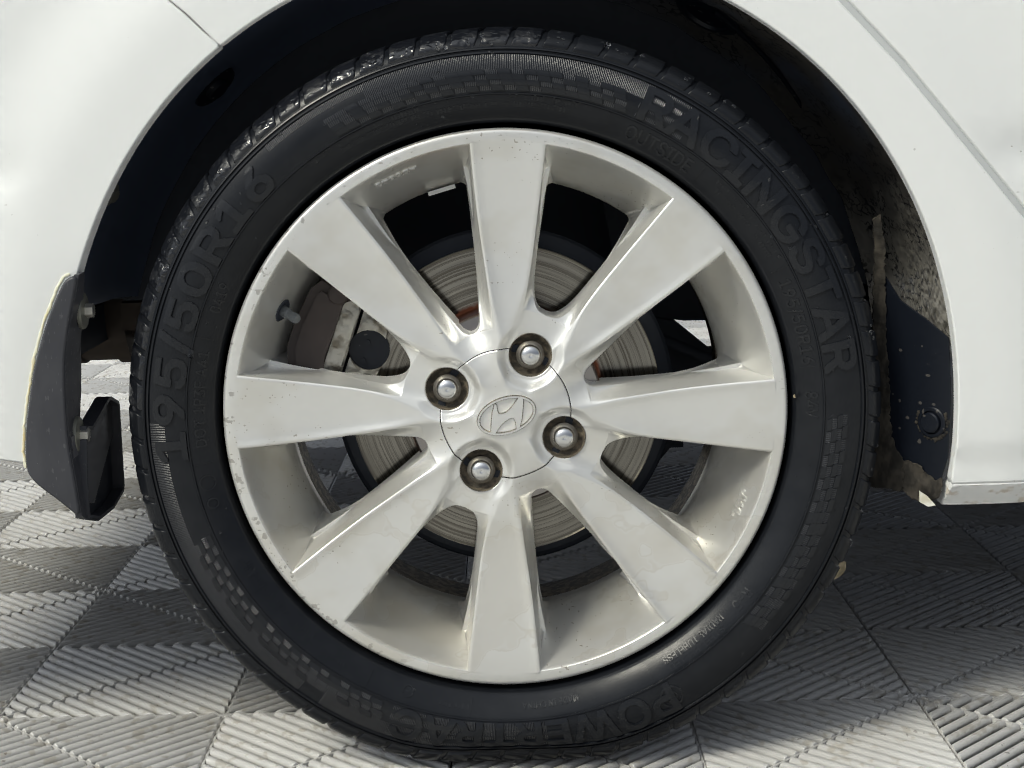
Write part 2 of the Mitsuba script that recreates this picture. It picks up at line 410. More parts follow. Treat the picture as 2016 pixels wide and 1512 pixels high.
_th, _rr = np.arctan2(ARCH[:, 1] - ZC, ARCH[:, 0]), np.hypot(ARCH[:, 0], ARCH[:, 1] - ZC)
_th = np.where(_th < -2, _th + 2 * np.pi, _th)
_sp = UnivariateSpline(_th[::-1], _rr[::-1], k=3, s=len(_th) * .0009 ** 2)
_k = _sp(_th) * (1 + .010 * sstep(math.radians(100), math.radians(45), _th))
ARCH = B(np.c_[_k * np.cos(_th), ZC + _k * np.sin(_th)])
_s = np.r_[0, np.cumsum(np.linalg.norm(np.diff(ARCH, axis=0), axis=1))]
_px, _pz = Pchip(_s, ARCH[:, 0]), Pchip(_s, ARCH[:, 1])


def arch_pts(s0, s1, step=.004):
    s = np.linspace(s0, s1, max(2, int((s1 - s0) / step)))
    return np.c_[_px(s), _pz(s)]


def arch_s(x, z):
    s = np.linspace(0, _s[-1], 4000)
    return s[np.argmin((_px(s) - x) ** 2 + (_pz(s) - z) ** 2)]


ARCH_DENSE = arch_pts(0, _s[-1], .002)
SEAM_XZ = (-.2067, .5800)
from scipy.spatial import cKDTree
_tree = cKDTree(ARCH_DENSE)


def body_y(x, z):
    d = _tree.query(np.c_[x, z])[0]
    y = -.015 + .011 * sstep(.035, .12, d) + .10 * (z - .42) ** 2
    crease = np.exp(-((z - .487) / .014) ** 2) * .0075 * sstep(.05, .11, d)
    y = y + crease
    under = sstep(.262, .247, z)
    return y + .0035 * under + .02 * sstep(.233, .202, z)


def sheet(poly, step=.009, roll=.014, yfun=body_y, edge=.0016):
    raw = poly
    poly = sg.Polygon(poly) if not isinstance(poly, (sg.Polygon, sg.MultiPolygon)) else poly
    if poly.geom_type == 'MultiPolygon':
        poly = max(poly.geoms, key=lambda g: g.area)
    poly = poly.buffer(-edge * .95, join_style=2)
    if poly.geom_type == 'MultiPolygon':
        poly = max(poly.geoms, key=lambda g: g.area)
    ext = np.array(shapely.segmentize(poly.exterior, .004).coords)[:-1]
    if not poly.exterior.is_ccw:
        ext = ext[::-1]
    x0, z0, x1, z1 = poly.bounds
    gx, gz = np.meshgrid(np.arange(x0, x1, step), np.arange(z0, z1, step))
    g = np.c_[gx.ravel(), gz.ravel()]
    inner = poly.buffer(-.004)
    g = g[shapely.contains_xy(inner, g[:, 0], g[:, 1])]
    pts = np.vstack([ext, g])
    tri = Delaunay(pts).simplices
    cen = pts[tri].mean(1)
    tri = tri[shapely.contains_xy(poly, cen[:, 0], cen[:, 1])]
    a, b, c = (pts[tri[:, k]] for k in range(3))
    cr = (b[:, 0] - a[:, 0]) * (c[:, 1] - a[:, 1]) - (b[:, 1] - a[:, 1]) * (c[:, 0] - a[:, 0])
    tri = tri[np.abs(cr) > 1e-12]
    cr = cr[np.abs(cr) > 1e-12]
    tri[cr < 0] = tri[cr < 0][:, ::-1]
    y = yfun(pts[:, 0], pts[:, 1])
    V = np.c_[pts[:, 0], y, pts[:, 1]]
    # rolled edge all round
    tn = np.roll(ext, -1, 0) - np.roll(ext, 1, 0)
    tn /= np.linalg.norm(tn, axis=1, keepdims=True)
    nn = np.c_[tn[:, 1], -tn[:, 0]]
    rows = [(0, 0), (.35 * edge, .1 * edge), (.75 * edge, .45 * edge), (edge, edge), (edge, roll)]
    ne = len(ext)
    ye = y[:ne]
    R = np.stack([np.c_[ext[:, 0] + nn[:, 0] * o, ye + d, ext[:, 1] + nn[:, 1] * o] for o, d in rows], 1)
    nv = len(V)
    F = grid_faces(ne, len(rows), flip=True, wrap=True)
    idx = np.arange(nv, nv + ne * len(rows)).reshape(ne, len(rows))
    remap = idx.copy()
    remap[:, 0] = np.arange(ne)
    F = remap.ravel()[F]
    V = np.vstack([V, R.reshape(-1, 3)])
    return trimesh.Trimesh(V, np.vstack([tri, F]), process=False)


SEAM = B([(-.2425, .614), (-.2299, .6034), (-.2178, .591), (-.2067, .5808)])
GAPL = np.array([(.16, .700), (.2552, .6033), (.2997, .5561), (.3408, .5065), (.3951, .4416), (.52, .30), (.56, .2345)])
GAPL = B(GAPL)
s_seam = arch_s(-.2067 * KB, zb(.5800))
s_sill = arch_s(.3449 * KB, zb(.2335))
Z1, Z2, Z3 = zb(.2345), zb(.2337), zb(.212)
bumper = np.vstack([arch_pts(0, s_seam - .0006), [(-.2072 * KB, zb(.5813))], SEAM[::-1][1:] + [-.0006, 0], [(-.40, .78), (-.40, 1.0), (-.78, 1.0), (-.78, .285), (-.45, .276), (-.366, .263)]])
add('car__bumper', sheet(bumper, roll=.02), 'white_paint', smooth=35)
quarter = np.vstack([arch_pts(s_seam + .0006, s_sill), [(GAPL[-1, 0], Z1)], GAPL[::-1][1:] + [-.0004, -.0004], [(.16, 1.0), (-.399, 1.0), (-.399, .78)], SEAM[:-1] + [.0006, .0002]])
add('car__quarter_panel', sheet(quarter, roll=.013), 'white_paint', smooth=35)
off = np.array([.0036, .0036])
door = np.vstack([GAPL + off, [(1.3, Z1), (1.3, 1.0), (.17, 1.0)]])
add('car__door', sheet(door, roll=.012), 'white_paint', smooth=35)
sill = np.vstack([arch_pts(s_sill, _s[-1])[:, :] + [0, -.0006], [(1.3, Z3), (1.3, Z2), (float(_px(s_sill)), Z2)]])
add('car__sill', sheet(sill, step=.005, roll=.02, edge=.002), 'stone_chip_paint', smooth=45, label='white sill with rough stone-chip coating, rusty at its end')
gap_poly = np.vstack([GAPL + [-.006, -.006], (GAPL + [.008, .008])[::-1]])
add('car__door_seal', sheet(gap_poly, roll=.004, yfun=lambda x, z: body_y(x, z) + .0042), 'jamb_grey')

# -- wheel-arch liner, inner walls and the underside
th = np.radians(np.linspace(-11.5, 168, 140))
ry = [(.3590, .003), (.3635, .010), (.365, .03), (.365, .08), (.365, .16), (.363, .24), (.350, .275)]
P = np.stack([np.stack([r * np.cos(th) * 1.0, np.full_like(th, y), ZC + r * np.sin(th)], -1) for r, y in ry], 1)
nrm = meshkit.fbm(P * 25, 3, seed=3) - .5
P[:, 1:, 0] += (nrm * .006)[:, 1:]
P[:, 1:, 2] += (nrm * .006)[:, 1:]
add('car__wheel_arch_liner', grid_mesh(P, flip=True), 'liner_black', smooth=True, label='black wheel-arch liner, mottled with old wax and mud on the right')
# inner wall of the wheel well, open low down for the axle
th2 = np.radians(np.linspace(8, 172, 80))
rr = np.linspace(.20, .36, 8)
P = np.stack([np.stack([r * np.cos(th2), np.full_like(th2, .285), np.maximum(ZC + r * np.sin(th2), .355)], -1) for r in rr], 1)
add('car__inner_wall', cat([prism_xz(sg.Polygon([(-.36, .36), (.40, .36), (.40, .98), (-.36, .98)]), .285, .30)]), 'under_black')
# front end of the liner: clean black plate with a clip, felt strip and mud
def ragged(poly, amp=.0013, seed=1):
    p = np.array(shapely.segmentize(sg.Polygon(poly).exterior, .0012).coords)[:-1]
    n_ = np.c_[meshkit.fbm(np.c_[p * 420, p[:, :1] * 0], 3, seed), meshkit.fbm(np.c_[p * 420, p[:, :1] * 0 + 9], 3, seed)] - .5
    return sg.Polygon(p + n_ * amp * 4).buffer(0)


plate = np.array([(.300, .405), (.318, .372), (.335, .358), (.3485, .345), (.3505, .30), (.3495, .25), (.344, .226), (.337, .226), (.325, .236), (.316, .237), (.3105, .25), (.3085, .30), (.3075, .36)])


def plate_y(x, z):
    return .045 - (x - .305) * 1.05


def plate_sheet(poly, lift, rough=0.0, step=.004, seed=1):
    m = sheet(poly, step=step, roll=.004, yfun=lambda x, z: plate_y(x, z) - lift, edge=.0008)
    if rough:
        v = m.vertices.copy()
        v[:, 1] += (meshkit.fbm(v * 160, 3, seed) - .5) * rough
        m.vertices = v
    return m


add('car__liner_plate', plate_sheet(plate, 0.0), 'clean_black', label='clean black plastic plate at the front of the wheel arch')
clip = [(0.0, .0), (.0085, .0), (.0095, -.001), (.0095, -.003), (.008, -.0045), (.0055, -.0045), (.005, -.002), (0, -.002)]
cx, cz = .3385, .2765


def spin_y(profile, cx, cy, cz, n=48, ax=(0, -1, 0)):
    """profile rows (r, h): h along ax from the point"""
    ax = np.array(ax, float) / np.linalg.norm(ax)
    a = np.cross(ax, [0, 0, 1.0])
    a /= np.linalg.norm(a)
    b = np.cross(a, ax)
    t = np.linspace(0, 2 * np.pi, n, endpoint=False)
    p = np.asarray(profile, float)
    P = np.array([cx, cy, cz]) + p[None, :, 0, None] * (np.cos(t)[:, None, None] * a + np.sin(t)[:, None, None] * b) + p[None, :, 1, None] * ax
    m = grid_mesh(P, wrap=True)
    m.fix_normals()
    return m


add('car__liner_plate__clip', spin_y([(0.0125, -.002), (.0125, .0012), (.0115, .002), (.0095, .002), (.0088, .0005), (.0082, .0005), (.0082, .004), (.0072, .005), (0.0001, .005)], cx, plate_y(cx, cz), cz, ax=(-.72, -.69, 0)), 'clean_black')
mud_ring = []
for k in range(70):
    a = RNG.uniform(math.radians(150), math.radians(400))
    rr_ = RNG.normal(.0135, .0009)
    c = np.array([cx + rr_ * math.cos(a) * .69, 0, cz + rr_ * math.sin(a)])
    c[1] = plate_y(c[0], c[2]) - .0008
    s_ = RNG.uniform(.0005, .0014)
    m = trimesh.creation.icosphere(1, s_)
    m.vertices *= [1, .6, 1]
    m.apply_translation(c)
    mud_ring.append(m)
add('car__liner_plate__dried_mud', cat(mud_ring), 'felt_mud', kind='stuff')
felt = np.array([(.2985, .436), (.3040, .440), (.3065, .415), (.3075, .38), (.3080, .345), (.3105, .30), (.3125, .26), (.322, .238), (.319, .217), (.296, .216), (.298, .26), (.2985, .33), (.2995, .415)])
add('car__felt_strip', plate_sheet(ragged(felt, .0007, 3), .0035, rough=.006, step=.0025), 'felt_mud', smooth=60, label='brown felt strip caked with mud beside the tyre')
mud = np.array([(.319, .241), (.326, .243), (.333, .238), (.341, .230), (.3455, .234), (.345, .219), (.336, .210), (.326, .212), (.319, .2175)])
add('car__mud_edge', plate_sheet(ragged(mud, .0012, 4), .004, rough=.010, step=.0022, seed=5), 'felt_mud', smooth=60)
tip = np.array([(.3275, .2225), (.3335, .2185), (.3400, .2110), (.334, .2100), (.3275, .2138)])
add('car__pinch_flange', prism_xz(tip, .000, .004), 'cream_paint', label='cream pinch-weld flange tip with rust under the sill end')
# underside, plus an unseen roof plate added above to block light
under = [box(-.75, -.42, .06, 1.60, .30, .34), box(.40, 1.3, .02, 1.62, .235, .28), box(-.42, .40, .30, 1.60, .36, .40), box(-.78, 1.3, -.005, 1.66, .985, 1.0), box(-.76, -.74, .02, 1.62, .3, .99), box(1.28, 1.3, .0, 1.62, .23, .99),
         box(-.75, 1.3, 1.63, 1.655, .30, .99)]
add('car__underbody_and_roof_plate', cat(under), 'under_black')
m = tube([-.62, .52, .330], [-.40, .52, .330], .058, 40)
add('car__silencer', m, 'under_brown', label='brown exhaust silencer under the rear of the car')
add('car__silencer__pipe', cat([tube([-.40, .51, .318], [-.22, .42, .335], .021), tube([-.415, .52, .330], [-.40, .52, .330], .061, 40), tube([-.47, .52, .330], [-.455, .52, .330], .061, 40)]), 'under_brown')
add('car__bracket', cat([box(-.375, -.345, .34, .36, .325, .352), box(-.375, -.345, .36, .42, .342, .352), box(-.36, -.30, .33, .36, .285, .30)]), 'under_brown')
add('car__trailing_arm', cat([path_tube([(.186, .19, .300), (.215, .19, .296), (.30, .19, .285)], .0125), tube([.10, .245, .385], [.16, .245, .352], .016), path_tube([(.09, .17, .335), (.14, .18, .325), (.19, .18, .303), (.26, .18, .290)], .0055)]), 'under_black')
add('car__suspension_arm', cat([prism_xz(sg.Polygon([(.09, .46), (.235, .46), (.235, .3372), (.164, .3372), (.11, .345)]).buffer(-.002).buffer(.002), .215, .235), prism_xz(sg.Polygon([(.09, .352), (.155, .338), (.186, .312), (.24, .312), (.24, .268), (.09, .262)]).buffer(-.003).buffer(.003), .20, .225)]), 'under_black')
# fittings in the wheel arch: two plugs and the edge of the liner's front half
def liner_fit(theta, y, prof):
    t = math.radians(theta)
    return spin_y(prof, .3635 * math.cos(t), y, ZC + .3635 * math.sin(t), ax=(-math.cos(t), -.25, -math.sin(t)))


add('car__wheel_arch_liner__plug', liner_fit(60.1, .165, [(.030, -.004), (.030, .003), (.027, .005), (.020, .006), (.019, .003), (.0001, .003)]), 'clean_black')
add('car__wheel_arch_liner__plug', liner_fit(133.5, .20, [(.022, -.004), (.022, .003), (.019, .004), (.011, .003), (.010, .008), (.008, .009), (.0001, .009)]), 'clean_black')
add('car__wheel_arch_liner__plug', liner_fit(151.0, .075, [(.010, -.003), (.010, .002), (.006, .003), (.0055, .006), (.0001, .006)]), 'washer_dull')
add('car__wheel_arch_liner__seam', path_tube([(.3625 * math.cos(math.radians(a)), .13 + (60 - a) * .006, ZC + .3625 * math.sin(math.radians(a))) for a in np.linspace(60, 34, 12)], .0022), 'clean_black')
add('car__axle_beam', cat([tube([0, .26, .30], [0, 1.4, .30], .03), box(-.05, .16, .19, .26, .225, .262), tube([.12, .17, .225], [.15, .20, .25], .017)]), 'under_black')

# -- mud flap
flap_out = [(-.3176, .4135), (-.3225, .4125), (-.3273, .4098), (-.3328, .4007), (-.3439, .3768), (-.3538, .3478), (-.3608, .3169), (-.3649, .2966), (-.367, .2762), (-.366, .2624), (-.3599, .2555), (-.3404, .2396), (-.329, .229), (-.3262, .2266),
            (-.3268, .2298), (-.3290, .2548), (-.3325, .2849), (-.3330, .3189), (-.3315, .35), (-.3267, .3761), (-.3197, .4027)]
flap_xz = B(flap_out)
for _ in range(2):                                                   # rounded outline
    nx_ = np.roll(flap_xz, -1, 0)
    flap_xz = np.stack([.8 * flap_xz + .2 * nx_, .2 * flap_xz + .8 * nx_], 1).reshape(-1, 2)
m = sheet(flap_xz, step=.004, roll=.020, yfun=lambda x, z: -.032 + .9 * np.clip(-.358 - x, 0, 1) ** 1.5 * 4, edge=.0022)
add('car__mud_flap', m, 'flap_plastic', smooth=40, label='black plastic mud flap bolted behind the wheel')


def ridge_x(z):
    return np.interp(z, zb(np.array([.2266, .2298, .2548, .2849, .3189, .35, .3761, .4027, .4135])), KB * np.array([-.3255, -.3262, -.3285, -.332, -.3326, -.331, -.3262, -.3192, -.317]))


side = sg.Polygon([(-.0295, .4125), (-.012, .413), (-.004, .398), (.012, .365), (.02, .34), (.018, .315), (.008, .296), (.014, .288), (.0735, .3008), (.082, .3008), (.108, .2925), (.111, .289), (.111, .218), (.108, .2145), (.069, .2085), (.02, .2095), (-.02, .2205), (-.0295, .2262)])
low = side.intersection(sg.box(-.1, .1, .2, .2905))
lowbox = sg.Polygon([(-.006, .292), (.014, .288), (.0735, .3008), (.082, .3008), (.108, .2925), (.111, .289), (.111, .218), (.108, .2145), (.069, .2085), (.02, .2105), (-.014, .2200), (-.014, .25)])
plate_up = side.difference(lowbox.buffer(-.0025))
m = prism_yz(plate_up, -.0035, 0)
m = m.subdivide_to_size(.02)
m.vertices[:, 0] += ridge_x(m.vertices[:, 2])
add('car__mud_flap__side_wall', m, 'flap_plastic', smooth=40)
fr = lowbox.difference(lowbox.buffer(-.0028))
m = prism_yz(fr, -.0075, .0035)
m.vertices[:, 0] += -.3315
add('car__mud_flap__box_rim', m, 'flap_plastic', smooth=30)
m = prism_yz(sg.Polygon([(-.025, .287), (.014, .286), (.0735, .298), (.108, .290), (.108, .266), (.03, .222), (-.024, .235)]), -.0050, -.0030)
m.vertices[:, 0] += -.3315
add('car__mud_flap__wet_web', m, 'wet_plastic', label='wet glistening web inside the mud flap')
m = prism_yz(lowbox.buffer(-.001), -.0078, -.0062)
m.vertices[:, 0] += -.3315
add('car__mud_flap__back_wall', m, 'under_black')
for (by, bz) in ((.004, .3815), (-.0035, .2848)):
    bx_ = float(ridge_x(bz))
    k = add('car__mud_flap__washer', spin_y([(.0145, -.001), (.0145, .001), (.0135, .0022), (.006, .003), (.0001, .003)], bx_, by, bz, ax=(1, 0, 0)), 'washer_dull')
    hexa = trimesh.creation.cylinder(.0055, .006, sections=6)
    hexa.apply_transform(trimesh.geometry.align_vectors([0, 0, 1], [1, 0, 0]))
    hexa.apply_translation([bx_ + .006, by, bz])
    add('car__mud_flap__bolt', hexa, 'steel_bolt', smooth=False)
# yellowed sealant along the flap's outer edge
pl = B(flap_out)[1:10] + [-.0050, .0012]
strip = ragged(np.array(sg.LineString(pl).buffer(.0009, cap_style=2).exterior.coords), .0005, 8)
m = sheet(strip, step=.003, roll=.002, yfun=lambda x, z: body_y(x, z) - .0012, edge=.0005)
add('car__sealant_line', m, 'sealant', label='yellowed sealant line along the edge of the mud flap')

# -- brake
disc_prof = [(.062, .030), (.0765, .031), (.0785, .034), (.0795, .066), (.0815, .068), (.1265, .068), (.128, .0692), (.128, .078), (.02, .078)]
add('car__brake_disc', revolve(disc_prof[::-1], 256), 'disc_steel', smooth=30, label='worn steel brake disc with a rusty inner ring')
add('car__brake_disc__hub', revolve([(.062, .030), (.045, .029), (.03, .020), (.001, .020)], 96), 'cast_alloy')
add('car__dust_shield', revolve([(.02, .094), (.139, .094), (.1415, .092), (.1415, .088)], 200), 'under_black', smooth=30)
cal = sg.Polygon([(-.1461, .3961), (-.1215, .3790), (-.1285, .358), (-.1395, .3315), (-.1420, .308), (-.1711, .3150), (-.1767, .3201), (-.1763, .3439), (-.1693, .3629), (-.1553, .39)]).buffer(.003).buffer(-.003)
add('car__brake_caliper', prism_xz(cal, .055, .098), 'caliper_brown', smooth=30, label='dark brown brake caliper behind the spokes')
bridge = sg.Polygon([(-.125, .400), (-.100, .385), (-.094, .36), (-.100, .325), (-.116, .30), (-.141, .3055), (-.1485, .318), (-.1400, .342), (-.133, .362)])
hole = sg.Point(-.1105, .3375).buffer(.0168)
add('car__brake_caliper__lug', cat([spin_y([(.0085, -.004), (.0085, .004), (.0070, .006), (.0001, .006)], -.1330, .055, .3845), prism_xz(cal.buffer(-.007), .0515, .0555)]), 'caliper_brown', smooth=30)
add('car__brake_caliper__bridge', cat([prism_xz(bridge.difference(hole).difference(sg.LineString([(-.139, .30), (-.108, .39)]).buffer(.0013)), .059, .0665), prism_xz(bridge.buffer(-.001), .0645, .0668)][:1] + [prism_xz(sg.LineString([(-.1455, .312), (-.1235, .372)]).buffer(.0068).intersection(bridge.buffer(.004)), .0535, .060)]), 'cast_alloy', smooth=30, label='rough grey alloy bridge of the caliper with a round opening')
add('car__brake_caliper__piston', cat([spin_y([(.0166, -.004), (.0166, .001), (.0001, .001)], -.1105, .066, .3375), spin_y([(.0022, -.002), (.0022, .002), (.0001, .002)], -.1115, .0645, .3435), spin_y([(.0018, -.002), (.0018, .002), (.0001, .002)], -.1155, .0645, .329)]), 'clean_black')

# ------------------------------------------------------------------ the alloy wheel
TH0 = 65.9             # world angle of the first lug window; they repeat every 90 degrees
LUG_R, HOLE_R = .050, .0166
_e = lambda x, y: Pchip(np.array(x), np.array(y), extrapolate=True)
E_L = _e([.04, .051, .066, .086, .1135, .149, .2125, .22], [.0002, .0022, .0069, .0127, .0185, .0228, .0296, .0304])
E_N = _e([.03, .05, .066, .086, .1135, .149, .2125, .22], [.0040, .0056, .0083, .0119, .0164, .0217, .0288, .0295])
WL = _e([.0832, .08365, .0850, .0885, .094, .1, .1128, .144, .170, .178, .183, .19, .2125], [22.5, 19.6, 17.0, 14.9, 13.2, 12.2, 11.2, 10.2, 10.1, 10.15, 10.2, 10.3, 10.5])
WN = _e([.0672, .0677, .0690, .072, .077, .0844, .094, .1128, .141, .165, .178, .183, .19, .2125], [22.5, 20.2, 18.4, 16.6, 15.4, 14.3, 13.1, 11.6, 10.5, 10.1, 10.1, 10.15, 10.2, 10.4])
FACE = _e([.0, .03, .05, .066, .09, .13, .17, .2, .2125], [.0052, .0048, .0030, .0006, -.0018, -.0040, -.0028, -.0006, 0.0])
DL = _e([.04, .051, .07, .0838, .09, .1, .12, .15, .18, .2125], [.0022, .0030, .0036, .0042, .0065, .013, .026, .044, .080, .115])
DN = _e([.02, .035, .051, .06, .067, .08, .1, .12, .15, .18, .2125], [.0003, .0012, .0030, .0052, .0078, .0125, .021, .030, .046, .080, .115])


def w_l(r):
    return np.where(r < .0832, 22.5, WL(np.maximum(r, .0832)))


def w_n(r):
    return np.where(r < .0672, 22.5, WN(np.maximum(r, .0672)))


def section(r, nf=22, nk=26):
    """One radius of a spoke's front: deviation angles (deg, negative towards the lug window) and heights towards the viewer."""
    eL = np.degrees(np.arcsin(np.clip(max(E_L(max(r, .04)), .0003) / r, .005, .38)))
    eN = np.degrees(np.arcsin(np.clip(E_N(max(r, .03)) / r, .01, .38)))
    wl, wn = float(w_l(r)), float(w_n(r))
    eL, eN = min(eL, wl - .35), min(eN, wn - .35)
    uf = np.sin(np.linspace(0, 1, nf) * np.pi / 2)
    uk = np.linspace(0, 1, nk + 1)[1:] ** 1.35
    F = float(FACE(r))
    hub = 1 - sstep(.075, .11, r)

    def half(e, w, D, lug):
        rnd = .0024 + (.0036 * (1 - sstep(.062, .105, r)) if lug else .0010 * (1 - sstep(.06, .09, r)))
        a_f, a_k = uf * e, e + uk * (w - e)
        dish = .0011 * (a_f / e) ** 2 * sstep(.06, .1, r)            # the face is a little hollow
        near = .0010 * np.exp(-((a_f - e) * np.pi / 180 * r / .005) ** 2) * (0 if lug else 1)
        hf = F + dish + near
        top = hf[-1]
        x = (e - a_f) * np.pi / 180 * r
        hf = hf - np.clip(rnd - x, 0, None) ** 2 / (2.4 * rnd)
        v = (a_k - e) / (w - e)
        if lug:
            s_hub = 1 - (1 - v) ** 3.2
            s_out = .25 * (1 - (1 - v) ** 5) + .75 * v
        else:
            s_hub = np.sin(v * np.pi / 2) ** 1.1
            s_out = v ** .93
        d = D * (hub * s_hub + (1 - hub) * s_out) + rnd / 2.4
        xk = (a_k - e) * np.pi / 180 * r
        d = d * (1 - .55 * np.exp(-xk / .0009))
        return a_f, hf, a_k, top - d

    fL = half(eL, wl, float(DL(r)), True)
    fN = half(eN, wn, float(DN(r)), False)
    ang = np.r_[-fL[2][::-1], -fL[0][::-1], fN[0][1:], fN[2]]
    hh = np.r_[fL[3][::-1], fL[1][::-1], fN[1][1:], fN[3]]
    sig = .0016 * (1 - sstep(.058, .10, r)) + .00012
    step = .0002
    n = max(60, int(math.radians(wl + wn) * r / step))
    ug = np.linspace(-wl, wn, n)
    sm = gaussian_filter1d(np.interp(ug, ang, hh), sig / (math.radians(wl + wn) * r / n), mode='reflect')
    k = 1 - sstep(.085, .115, r)
    return ang, hh * (1 - k) + k * np.interp(ang, ug, sm)


def lug_dist(r, ang):
    a = np.radians(22.5 + ang)                                       # from the lug window's centre line
    return np.hypot(r * np.cos(a) - LUG_R, r * np.sin(a))


def scoop(r, ang, h):
    """the flat seat round a lug hole, the scoop that blends it into the hub, and the hole itself"""
    d = lug_dist(r, ang)
    seat = -.0030
    k = sstep(.0182, .0272, d)
    h = np.where(d < .0272, np.minimum(h, seat + (h - seat) * k), h)
    edge = -.0006 * (1 - sstep(HOLE_R, HOLE_R + .0012, d))
    return np.where(d < HOLE_R, -.020, h + edge)


R_IN, R_OUT = .0518, .2125
rows = np.unique(np.round(np.r_[np.arange(R_IN, .0665, .0005), np.arange(.0665, .0720, .00028), np.arange(.072, .0825, .0007), np.arange(.0825, .0870, .00028), np.arange(.087, .11, .0009), np.arange(.11, .17, .0018), np.arange(.17, .195, .0009), np.arange(.195, R_OUT, .0015), R_OUT], 6))


def spoke_mesh():
    A, H = zip(*[section(r) for r in rows])
    A, H = np.array(A), np.array(H)
    R = rows[:, None] + 0 * A
    H = np.where(R < .08, scoop(R, A, H), H)
    t = np.radians(A)
    P = np.stack([R * np.sin(t), -H, R * np.cos(t)], -1)            # the spoke stands up along +z, its lug side at -x
    m = grid_mesh(P, flip=True)
    v, f, n = meshkit.arrays(m, True)
    n = n.reshape(P.shape)
    if n[60, 40, 1] > 0:
        m.invert()
        n = -n
    for col, sgn in ((0, -1), (-1, 1)):                              # mirror-symmetric where the sector's edge is no window
        full = (w_l(rows) if col == 0 else w_n(rows)) >= 22.49
        tt = np.radians(sgn * 22.5)
        k = np.array([np.cos(tt), 0, -np.sin(tt)])
        q = n[:, col]
        q2 = q - (q @ k)[:, None] * k
        q2 /= np.linalg.norm(q2, axis=1, keepdims=True)
        n[:, col] = np.where(full[:, None], q2, q)
    V, N, Fa = [P.reshape(-1, 3)], [n.reshape(-1, 3)], [np.array(m.faces)]
    off_ = len(V[0])
    # walls behind the windows' edges and the back face
    for col, w, sgn in ((0, w_l, -1), (-1, w_n, 1)):
        sel = np.where(w(rows) < 22.499)[0]
        s0 = max(sel[0] - 1, 0)
        E = P[s0:, col]
        back = np.maximum(E[:, 1], .050 - .004)
        lean = np.array([[np.cos(np.radians(a)), 0, -np.sin(np.radians(a))] for a in A[s0:, col]]) * sgn
        mids_ = E + lean * .0006 + [0, .0012, 0]
        B = E + lean * .0016
        B[:, 1] = np.maximum(back, E[:, 1] + .003)
        W = np.stack([E, mids_, B], 1)
        wm = grid_mesh(W)
        _, _, wn_ = meshkit.arrays(wm, True)
        c_ = wn_.reshape(-1, 3, 3)[len(W) // 2, 1] @ lean[len(W) // 2]
        ff = np.array(wm.faces)
        if c_ < 0:
            ff, wn_ = ff[:, ::-1], -wn_
        V.append(W.reshape(-1, 3)); N.append(wn_); Fa.append(ff + off_)
        off_ += len(V[-1])
    bs = np.where(rows > .066)[0]
    L_, R_ = P[bs, 0].copy(), P[bs, -1].copy()
    for q in (L_, R_):
        q[:, 1] = .0495
    bb = np.stack([L_, R_], 1)
    bm = grid_mesh(bb)
    V.append(bb.reshape(-1, 3)); N.append(np.tile([0, 1.0, 0], (bb.shape[0] * 2, 1))); Fa.append(np.array(bm.faces) + off_)
    return np.vstack(V), np.vstack(Fa), np.vstack(N)


SV, SF, SN = spoke_mesh()
for k in range(4):
    for sgn in (1, -1):
        # sgn 1: the spoke lies clockwise of lug window k (lug side towards it)
        ang = TH0 + 90 * k + (-22.5 if sgn == 1 else 22.5)
        V, N, F = SV.copy(), SN.copy(), SF
        if sgn == -1:
            V[:, 0] *= -1
            N[:, 0] *= -1
            F = F[:, ::-1]
        a = np.radians(90 - ang)                                     # turn from +z towards +x
        c, s = np.cos(a), np.sin(a)
        rot = lambda q: np.c_[q[:, 0] * c + q[:, 2] * s, q[:, 1], -q[:, 0] * s + q[:, 2] * c]
        add('car__wheel__spoke', (rot(V) + [0, 0, ZC], F), 'silver', normals=rot(N))

lip = [(.2125, 0.0), (.2145, -.0001), (.2185, .0000), (.2202, .0004), (.2214, .0012), (.2222, .0024), (.2225, .0040), (.2225, .014), (.215, .016)]
add('car__wheel__rim_lip', revolve(lip[::-1], 400), 'silver', smooth=40)
dish = [(.2125, .0002), (.2119, .0006), (.2110, .0022), (.2088, .0075), (.2050, .0180), (.2005, .032), (.1952, .048), (.1895, .066), (.1840, .081), (.1818, .0885), (.1812, .092), (.1812, .100)]
DISH_R = _e([d[1] for d in dish], [d[0] for d in dish])
add('car__wheel__dish', revolve(dish[::-1], 400), 'silver', smooth=60)


# coves where the spokes' flanks run into the dishes
def flank_ang(r, y, lug):
    E_, w_, D_ = (E_L, w_l, DL) if lug else (E_N, w_n, DN)
    e, w, D = math.degrees(math.asin(float(E_(r)) / r)), float(w_(r)), float(D_(r))
    v = np.linspace(0, 1, 200)
    dep = D * (.25 * (1 - (1 - v) ** 5) + .75 * v) if lug else D * v ** .93
    return e + np.interp(y, dep + .001 - float(FACE(r)), v) * (w - e)


